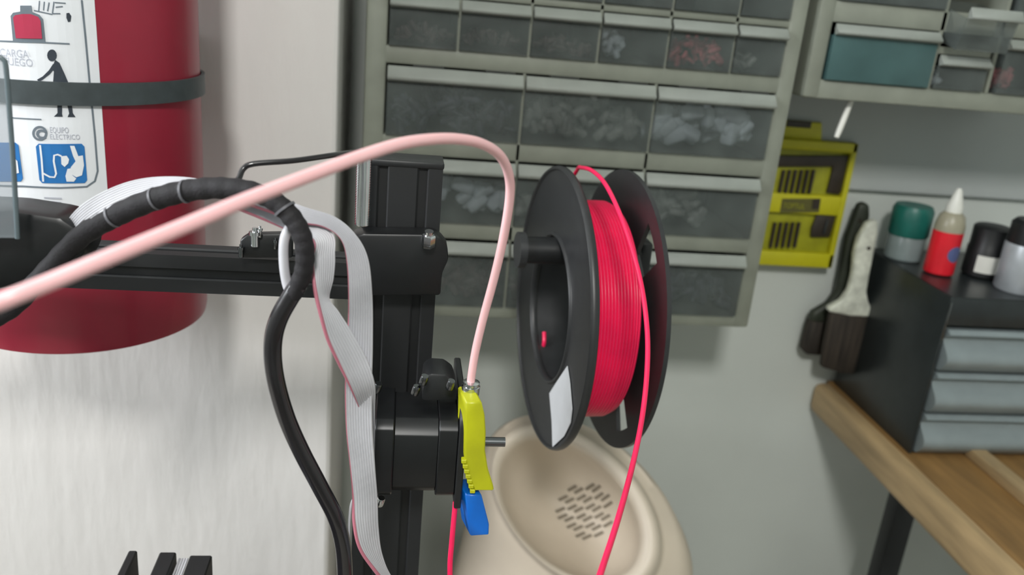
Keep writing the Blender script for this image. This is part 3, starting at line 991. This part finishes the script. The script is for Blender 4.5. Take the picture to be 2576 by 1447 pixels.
PX, PY, PT = .0035, .440, -.0885
bm = bmesh.new(); vslot(bm, 2, .36, Matrix.Translation((PX, PY, PT - .36)))
obj('z_post', bm, M['alu_black'], pr)
bm = bmesh.new(); vslot(bm, 2, .36, Matrix.Translation((-.368, PY, PT - .36)))
obj('z_post', bm, M['alu_black'], pr)
bm = bmesh.new(); box(bm, (PX - .0205, PY - .0105, PT - .0005), (PX + .0205, PY + .0105, PT + .003), bev=.001); obj('post_cap', bm, M['black'], pr, smooth=40)
bm = bmesh.new()
lsp = at(914, 480, Y=.414)
lsx, lsy = lsp.x, .414
lz0, lz1 = at(914, 566, Y=.414).z, at(914, 380, Y=.414).z
nt_ = 60
lathe(bm, [(.0036 + .0003 * (i % 2), lz0 + (lz1 - lz0) * i / nt_) for i in range(nt_ + 1)], (lsx, lsy, 0), n=24)
obj('lead_screw', bm, M['chrome'], pr, smooth=60)

# gantry bar
GY = .440
GZ = at(500, 738, Y=GY - .010).z + .010
bm = bmesh.new()
vslot(bm, 1, .33, Matrix.Translation((-.3475, GY, GZ)) @ Matrix.Rotation(R_(90), 4, 'Y'))
obj('x_gantry', bm, M['alu_black'], pr)
# bracket plate that ties the gantry to the post
bm = bmesh.new()
bp = [at(x, y, Y=.4145) for x, y in ((885, 596), (915, 588), (1088, 590), (1108, 600), (1126, 622), (1128, 655), (1112, 690), (1108, 745), (885, 745))]
prism(bm, bp, (0, .0145, 0), bev=.0015)
br = obj('gantry_bracket', bm, M['motor'], pr, smooth=40)
bm = bmesh.new()
p = at(1078, 606, Y=.410)
lathe(bm, [(.0030, -.0035), (.0034, -.003), (.0034, .003), (.0030, .0035)], p, (0, -.25, 1), n=6)
lathe(bm, [(.0022, .003), (.0022, .0055)], p, (0, -.25, 1), n=14)
obj('bolt', bm, M['chrome'], br, smooth=35, label='bright hexagonal bolt')
# switch plate with bolts on the gantry
bm = bmesh.new()
prism(bm, [at(x, y, Y=.424) for x, y in ((602, 640), (604, 604), (625, 590), (720, 588), (735, 600), (735, 650), (602, 650))], (0, .006, 0), bev=.001)
sw = obj('switch_plate', bm, M['black'], pr, smooth=40)
for x, y, h_, r_, key in ((641, 597, .0100, .0021, 'chrome'), (654, 583, .0060, .0010, 'chrome'), (606, 632, .0070, .0012, 'steel'), (693, 613, .0060, .0010, 'steel'), (722, 608, .0050, .0010, 'steel')):
    bm = bmesh.new(); c_ = at(x, y, Y=.4225)
    lathe(bm, [(r_ * .7, -h_ / 2), (r_, -h_ / 2 + .0004), (r_, h_ * .1), (r_ * 1.35, h_ * .12), (r_ * 1.35, h_ * .3), (r_ * .6, h_ * .32), (r_ * .6, h_ / 2)], c_, n=12)
    obj('bolt', bm, M[key], sw, smooth=40)
# carriage block at the left edge
bm = bmesh.new()
prism(bm, [at(x, y, Y=.362) for x, y in ((-160, 520), (20, 528), (150, 548), (215, 590), (215, 640), (180, 700), (-160, 760))], (0, .024, 0), bev=.003)
obj('carriage', bm, M['motor'], pr, smooth=40)
# smoky clear panel in front of it
bm = bmesh.new()
prism(bm, [at(x, y, Y=.352) for x, y in ((-200, 140), (-6, 142), (8, 150), (15, 168), (24, 280), (34, 420), (42, 560), (44, 600), (-170, 600))], (0, .0028, 0), bev=.0004, seg=1)
pn = obj('clear_panel', bm, M['smoke'], pr, label='smoky clear plastic panel')
bm = bmesh.new()
ed = [at(x, y, Y=.3512) for x, y in ((-40, 141), (-6, 142), (8, 150), (15, 168), (24, 280), (34, 420), (42, 560), (44, 600))]
tube(bm, ed, .0010, n=8, k=3)
obj('panel_edge', bm, M['acrylic_edge'], pn, smooth=50)

# extruder motor on its plate
MX0, MX1, MYc, MZc, MH = -.0050, .0360, .3925, -.2235, .0215
mo = bmesh.new()


def sq_oct(x, h, c):
    return [Vector((x, MYc + a, MZc + b)) for a, b in ((-h + c, -h), (h - c, -h), (h, -h + c), (h, h - c), (h - c, h), (-h + c, h), (-h, h - c), (-h, -h + c))]


for a, b, h, c in ((MX0, MX0 + .0095, MH, .004), (MX0 + .0093, MX1 - .0095, MH - .0007, .0065), (MX1 - .0097, MX1, MH, .004)):
    prism(mo, sq_oct(a, h, c), (b - a, 0, 0), bev=.0006, seg=1)
mot = obj('stepper_motor', mo, M['motor'], pr, smooth=30)
bm = bmesh.new(); lathe(bm, [(.0025, 0), (.0025, .026)], (MX1 + .0005, MYc, MZc), (1, 0, 0), n=16); obj('motor_shaft', bm, M['steel'], mot, smooth=40)
# plate the motor hangs from
bm = bmesh.new()
r_ = .010
zt_, zb_ = MZc + .030, MZc - .0255
y0_, y1_ = MYc - .0235, .432
pl = [Vector((MX1, y0_, zb_)), Vector((MX1, y1_, zb_)), Vector((MX1, y1_, zt_))]
for i in range(7):
    a = math.pi / 2 + i / 6 * math.pi / 2
    pl.append(Vector((MX1, y0_ + .012 + .012 * math.cos(a), zt_ - .012 + .012 * math.sin(a))))
prism(bm, pl, (.0035, 0, 0), bev=.0006, seg=1)
plate = obj('extruder_plate', bm, M['black'], pr, smooth=30)
# rounded idler housing and bolts on top
bm = bmesh.new()
prism(bm, [at(x, y, Y=.385) for x, y in ((1062, 985), (1068, 950), (1085, 940), (1120, 942), (1142, 958), (1150, 985), (1152, 1010), (1062, 1010))], (0, .020, 0), bev=.0015)
obj('idler_housing', bm, M['black'], plate, smooth=40)
for x, y, k_ in ((1066, 956, 'steel'), (1046, 982, 'steel'), (957, 1262, 'chrome'), (1133, 968, 'steel'), (950, 975, 'steel')):
    bm = bmesh.new(); lathe(bm, [(.0018, -.0025), (.0020, -.002), (.0020, .002), (.0018, .0025)], at(x, y, Y=.376), (.2, -.2, 1), n=12)
    obj('bolt', bm, M[k_], plate, smooth=40)

# yellow lever with a toothed lower edge
LY = .366
bm = bmesh.new()
lev = [(1172, 1014), (1212, 1012), (1220, 1045), (1223, 1090), (1221, 1135), (1228, 1180), (1242, 1225), (1243, 1236), (1193, 1236), (1186, 1215), (1176, 1185), (1170, 1150), (1171, 1095), (1172, 1045)]
prism(bm, [at(x, y, Y=LY) for x, y in lev], (-.0032, .014, .002), bev=.0007, seg=1)
yl = obj('extruder_lever', bm, M['yellow'], pr, smooth=40, label='bright yellow lever')
for i in range(7):
    bm = bmesh.new()
    x, y = 1168 + i * 3.6, 1160 + i * 12.5
    a = at(x, y, Y=LY - .0002)
    box(bm, (a.x - .0013, a.y, a.z - .0017), (a.x + .0012, a.y + .010, a.z + .0004), bev=.0003, seg=1)
    obj('lever_tooth', bm, M['yellow'], yl)
bm = bmesh.new()
prism(bm, [at(x, y, Y=.368) for x, y in ((1172, 1246), (1212, 1246), (1222, 1285), (1231, 1320), (1230, 1347), (1184, 1350), (1178, 1310))], (-.0040, .013, .0015), bev=.0006, seg=1)
obj('filament_guide', bm, M['blue'], pr, smooth=40, label='blue filament guide')
# metal tube coupler
bm = bmesh.new()
cp = at(1183, 984, Y=.378)
lathe(bm, [(.0040, -.0058), (.0040, -.0015), (.0046, -.0012), (.0046, .0030), (.0036, .0034), (.0042, .0036), (.0042, .0050), (.0030, .0054)], cp, (.04, -.02, 1), n=20)
obj('tube_coupler', bm, M['chrome'], pr, smooth=35, label='shiny metal tube coupler')
# pale feed tube
tb = [(1183, 976, .378), (1187, 940, .3775), (1197, 880, .376), (1216, 800, .372), (1243, 700, .366), (1266, 600, .358), (1282, 500, .348), (1280, 440, .340), (1258, 392, .330), (1212, 362, .318), (1150, 350, .305), (1080, 351, .292), (1000, 364, .279),
      (900, 396, .265), (800, 434, .252), (700, 472, .240), (600, 511, .230), (480, 562, .220), (360, 612, .211), (240, 662, .203), (120, 712, .197), (0, 760, .192), (-120, 806, .195), (-230, 830, .215), (-320, 820, .260), (-340, 760, .310), (-300, 690, .350), (-240, 640, .372)]
bm = bmesh.new(); tube(bm, [at(x, y, Y=Y) for x, y, Y in tb], .0020, n=18, k=8)
obj('feed_tube', bm, M['ptfe'], pr, smooth=60, label='pinkish white plastic feed tube')

# braided sleeve that turns into a smooth black cable
sl = [(-150, 740, .372), (-110, 800, .356), (-50, 812, .354), (30, 775, .358), (110, 690, .362), (200, 598, .362), (290, 543, .358), (400, 498, .352), (500, 476, .347), (600, 476, .342), (680, 500, .338), (735, 548, .335), (764, 610, .333), (764, 680, .333), (736, 745, .334)]
rad = [.0040, .0040, .0040, .0040, .0042, .0044, .0046, .0046, .0044, .0042, .0040, .0040, .0039, .0037, .0035]
bm = bmesh.new(); tube(bm, [at(x, y, Y=Y) for x, y, Y in sl], rad, n=16, k=12, rf=lambda i: 1.0 + .035 * math.sin(i * 1.3))
slv = obj('cable_sleeve', bm, M['sleeve'], pr, smooth=60, label='black spiral sleeve round the wires')
for x, y, Y in ((285, 545, .358), (392, 500, .352), (466, 482, .348), (716, 526, .336)):
    i = min(range(len(sl)), key=lambda q_: abs(sl[q_][0] - x) + abs(sl[q_][1] - y))
    a, b = at(*sl[max(i - 1, 0)][:2], Y=sl[max(i - 1, 0)][2]), at(*sl[min(i + 1, len(sl) - 1)][:2], Y=sl[min(i + 1, len(sl) - 1)][2])
    bm = bmesh.new()
    c_ = at(x, y, Y=Y)
    lathe(bm, [(.0042, -.0005), (.00475, -.0005), (.00475, .0005), (.0042, .0005), (.0042, -.0005)], c_, (b - a), n=20, caps=False)
    obj('cable_tie', bm, M['tie'], slv, smooth=40, label='pale cable tie')
cb = [(752, 715, .334), (728, 752, .3345), (702, 800, .335), (688, 850, .336), (687, 910, .337), (699, 980, .338), (724, 1060, .340), (760, 1140, .342), (805, 1225, .344), (843, 1300, .346), (862, 1370, .348), (868, 1450, .350), (870, 1560, .352)]
bm = bmesh.new(); tube(bm, [at(x, y, Y=Y) for x, y, Y in cb], .0038, n=18, k=8)
obj('motor_cable', bm, M['cable'], pr, smooth=60, label='smooth black cable')
bm = bmesh.new(); tube(bm, [at(x, y, Y=Y) for x, y, Y in ((580, 470, .352), (600, 450, .357), (612, 425, .360), (640, 412, .361), (740, 404, .365), (840, 390, .376), (905, 382, .40), (925, 400, .425))], .0012, n=10, k=6)
obj('thin_wire', bm, M['cable'], pr, smooth=60)
bm = bmesh.new(); tube(bm, [at(x, y, Y=Y) for x, y, Y in ((735, 560, .345), (716, 600, .343), (714, 660, .342), (722, 715, .342), (735, 745, .341))], .0020, n=10, k=6)
obj('grey_wire', bm, M['ribbon'], pr, smooth=60, label='pale grey wire')
bm = bmesh.new(); tube(bm, [at(x, y, Y=Y) for x, y, Y in ((906, 1236, .3525), (886, 1262, .350), (879, 1310, .349), (877, 1390, .349), (875, 1500, .350))], .0006, n=8, k=6)
obj('grey_wire', bm, M['ribbon'], pr, smooth=60, label='very thin pale wire')


def rib(name, rows, label):
    bm = bmesh.new()
    ribbon(bm, [(at(a[0], a[1], Y=a[2]), at(b[0], b[1], Y=b[2])) for a, b in rows])
    return obj(name, bm, [M['ribbon'], M['ribbon_red']], pr, smooth=60, label=label)


rib('ribbon_cable', [((165, 640, .370), (148, 585, .374)), ((238, 564, .357), (212, 512, .364)), ((345, 508, .354), (325, 458, .362)), ((450, 488, .352), (445, 446, .360)), ((560, 500, .350), (572, 466, .358)), ((660, 528, .347), (682, 492, .354)), ((745, 560, .345), (768, 522, .350)),
                     ((812, 572, .345), (842, 546, .348)), ((856, 602, .345), (893, 588, .346)), ((872, 660, .345), (926, 650, .345)), ((876, 760, .345), (937, 750, .345)), ((873, 870, .346), (938, 865, .345)), ((868, 970, .347), (936, 965, .346)), ((871, 1080, .348), (937, 1075, .346)),
                     ((880, 1170, .348), (943, 1165, .347)), ((886, 1250, .346), (949, 1248, .350)), ((888, 1315, .342), (951, 1325, .354)), ((903, 1380, .340), (960, 1395, .356)), ((945, 1440, .340), (985, 1455, .356)), ((1010, 1520, .342), (1035, 1500, .354))],
    'grey ribbon cable hanging in front of the post')
rib('ribbon_cable', [((560, 512, .352), (578, 488, .358)), ((650, 548, .349), (668, 522, .354)), ((722, 580, .347), (742, 550, .350)), ((785, 606, .340), (832, 584, .348)), ((784, 650, .338), (842, 640, .344)), ((786, 690, .336), (838, 698, .344)),
                     ((792, 735, .333), (826, 752, .346)), ((804, 790, .331), (850, 785, .344)), ((822, 855, .331), (884, 835, .343)), ((852, 920, .333), (920, 900, .343)), ((884, 985, .338), (942, 965, .344)), ((908, 1045, .351), (943, 1030, .353)), ((922, 1120, .353), (941, 1110, .355)), ((926, 1180, .354), (940, 1170, .356))],
    'grey ribbon cable folded diagonally')

# bed rails whose far ends show at the lower left
for xa, xb, ya, m_ in ((320, 344, 1384, 'alu_black'), (398, 442, 1388, 'alu_black'), (474, 532, 1396, 'alu_black')):
    a, b = at(xa + 4, ya, Y=.45), at(xb + 2, ya, Y=.45)
    bm = bmesh.new(); box(bm, (a.x, .20, a.z - .020), (b.x, .45, a.z), bev=.0008, seg=1)
    obj('bed_rail', bm, M[m_], pr, smooth=40)
a, b = at(448, 1392, Y=.448), at(474, 1392, Y=.448)
bm = bmesh.new()
for i in range(4):
    w_ = (b.x - a.x) / 4
    tube(bm, [Vector((a.x + w_ * (i + .5), .21, a.z - .004)), Vector((a.x + w_ * (i + .5), .33, a.z - .004)), Vector((a.x + w_ * (i + .5), .448, a.z - .004))], w_ * .42, n=10, k=2)
obj('bed_ribbon', bm, M['ribbon'], pr, smooth=50, label='grey wires between the rails')
# base frame below the picture
bm = bmesh.new()
box(bm, (-.39, .41, -.46), (.06, .45, -.4425), bev=.001)
box(bm, (-.15, .20, -.46), (-.09, .42, -.4425), bev=.001)
for xx in (-.138, -.115, -.098): box(bm, (xx, .21, -.4427), (xx + .008, .41, -.355), bev=.001)
obj('base_frame', bm, M['alu_black'], pr, smooth=40)

# ------------------------------------------------------------------ low stand, bench and the cream tub
BT = -.72
sd = empty('printer_stand', (-.06, .33, BT), 'low board stand under the printer', 'stand')
bm = bmesh.new(); box(bm, (-.40, .12, -.478), (.16, .53, -.4602), bev=.002); obj('board', bm, M['bench'], sd, smooth=40)
for x in (-.39, .135):
    bm = bmesh.new(); box(bm, (x, .13, BT), (x + .016, .52, -.478), bev=.001); obj('side_panel', bm, M['bench'], sd, smooth=40)
bn = empty('workbench', (-.10, .40, FL), 'long workbench below the printer', 'workbench')
bm = bmesh.new(); box(bm, (-1.0, .05, BT - .035), (.48, YP - .002, BT), bev=.003)
box(bm, (XP + .003, YP - .01, BT - .035), (.48, YB - .002, BT), bev=.003); obj('top', bm, M['bench'], bn, smooth=40)
for x in (-.96, .42):
    for y in (.09, .62):
        bm = bmesh.new(); box(bm, (x, y, FL), (x + .045, y + .045, BT - .034), bev=.003); obj('leg', bm, M['bench'], bn, smooth=40)

tbo = at(1434, 1284, Y=.70)
TN = Vector((-.30, -.72, .62)).normalized()
sd_ = bmesh.new()
NT = 96
dirA, dirB = (0.70, 0.71), (0.71, -0.70)
E = []
for i in range(NT):
    a = 2 * math.pi * i / NT
    ex, ey = 208 * math.cos(a), 132 * math.sin(a)
    E.append(onplane(1434 + ex * dirA[0] + ey * dirB[0], 1284 + ex * dirA[1] + ey * dirB[1], tbo, TN) - tbo)
base_c = Vector((tbo.x + .005, tbo.y + .02, BT))
rows = []


def tring(k_, d_, blend=0.0, baser=.155, sh=Vector((0, 0, 0))):
    out = []
    for i in range(NT):
        wide = .35 + .65 * (.5 + .5 * math.cos(2 * math.pi * (i / NT - .22)))     # the lip is broad on the far side
        p_ = tbo + E[i] * (1 + (k_ - 1) * wide if k_ > 1 else k_) + TN * d_ + sh
        if blend:
            flat_dir = Vector((E[i].x, E[i].y, 0)).normalized()
            qv = base_c + flat_dir * baser
            p_ = p_.lerp(qv, blend)
        out.append(p_)
    return out


for k_ in (0.02, .15, .3, .45, .6, .72, .82, .9, .96, 1.0):
    rows.append(tring(k_, -.066 * math.sqrt(max(1 - k_ * k_, 0)) - .004))
rows.append(tring(1.02, .003)); rows.append(tring(1.08, .010)); rows.append(tring(1.20, .012)); rows.append(tring(1.30, .009)); rows.append(tring(1.35, -.002)); rows.append(tring(1.37, -.014)); rows.append(tring(1.42, -.018))
for b_, k_, d_ in ((.0, 1.58, -.020), (.03, 1.72, -.024), (.10, 1.86, -.036), (.24, 1.9, -.055), (.45, 1.8, -.07), (.65, 1.6, -.08), (.85, 1.3, -.08), (1.0, 1, 0)):
    rows.append(tring(k_, d_, b_))
VV = [[sd_.verts.new(p_) for p_ in rw] for rw in rows]
for p_, q_ in zip(VV, VV[1:]):
    for i in range(NT): sd_.faces.new((p_[i], p_[(i + 1) % NT], q_[(i + 1) % NT], q_[i]))
sd_.faces.new(VV[0]); sd_.faces.new(VV[-1])
# slots in the hollow
ctr = (.03, .24)
for r_i in range(9):
    for c_i in range(4):
        u_ = -.34 + r_i * .085
        v_ = -.42 + c_i * .27 + (.06 if r_i % 2 else 0)
        if (u_ / .40) ** 2 + (v_ / .52) ** 2 > 1: continue
        quad = []
        for du, dv in ((-.021, -.095), (.021, -.095), (.021, .095), (-.021, .095)):
            uu, vv = u_ + du + .22 * dv + ctr[0], v_ + dv + ctr[1]
            e1, e2 = E[0], E[NT // 4]
            kk = math.hypot(uu, vv)
            quad.append(sd_.verts.new(tbo + e1 * uu + e2 * vv + TN * (-.066 * math.sqrt(max(1 - kk * kk, 0)) - .004 + .0010)))
        sd_.faces.new(quad).material_index = 1
tag(obj('plastic_tub', sd_, [M['cream'], M['slot']], smooth=50), 'cream plastic tub with a slotted hollow, below the filament spool', 'tub')
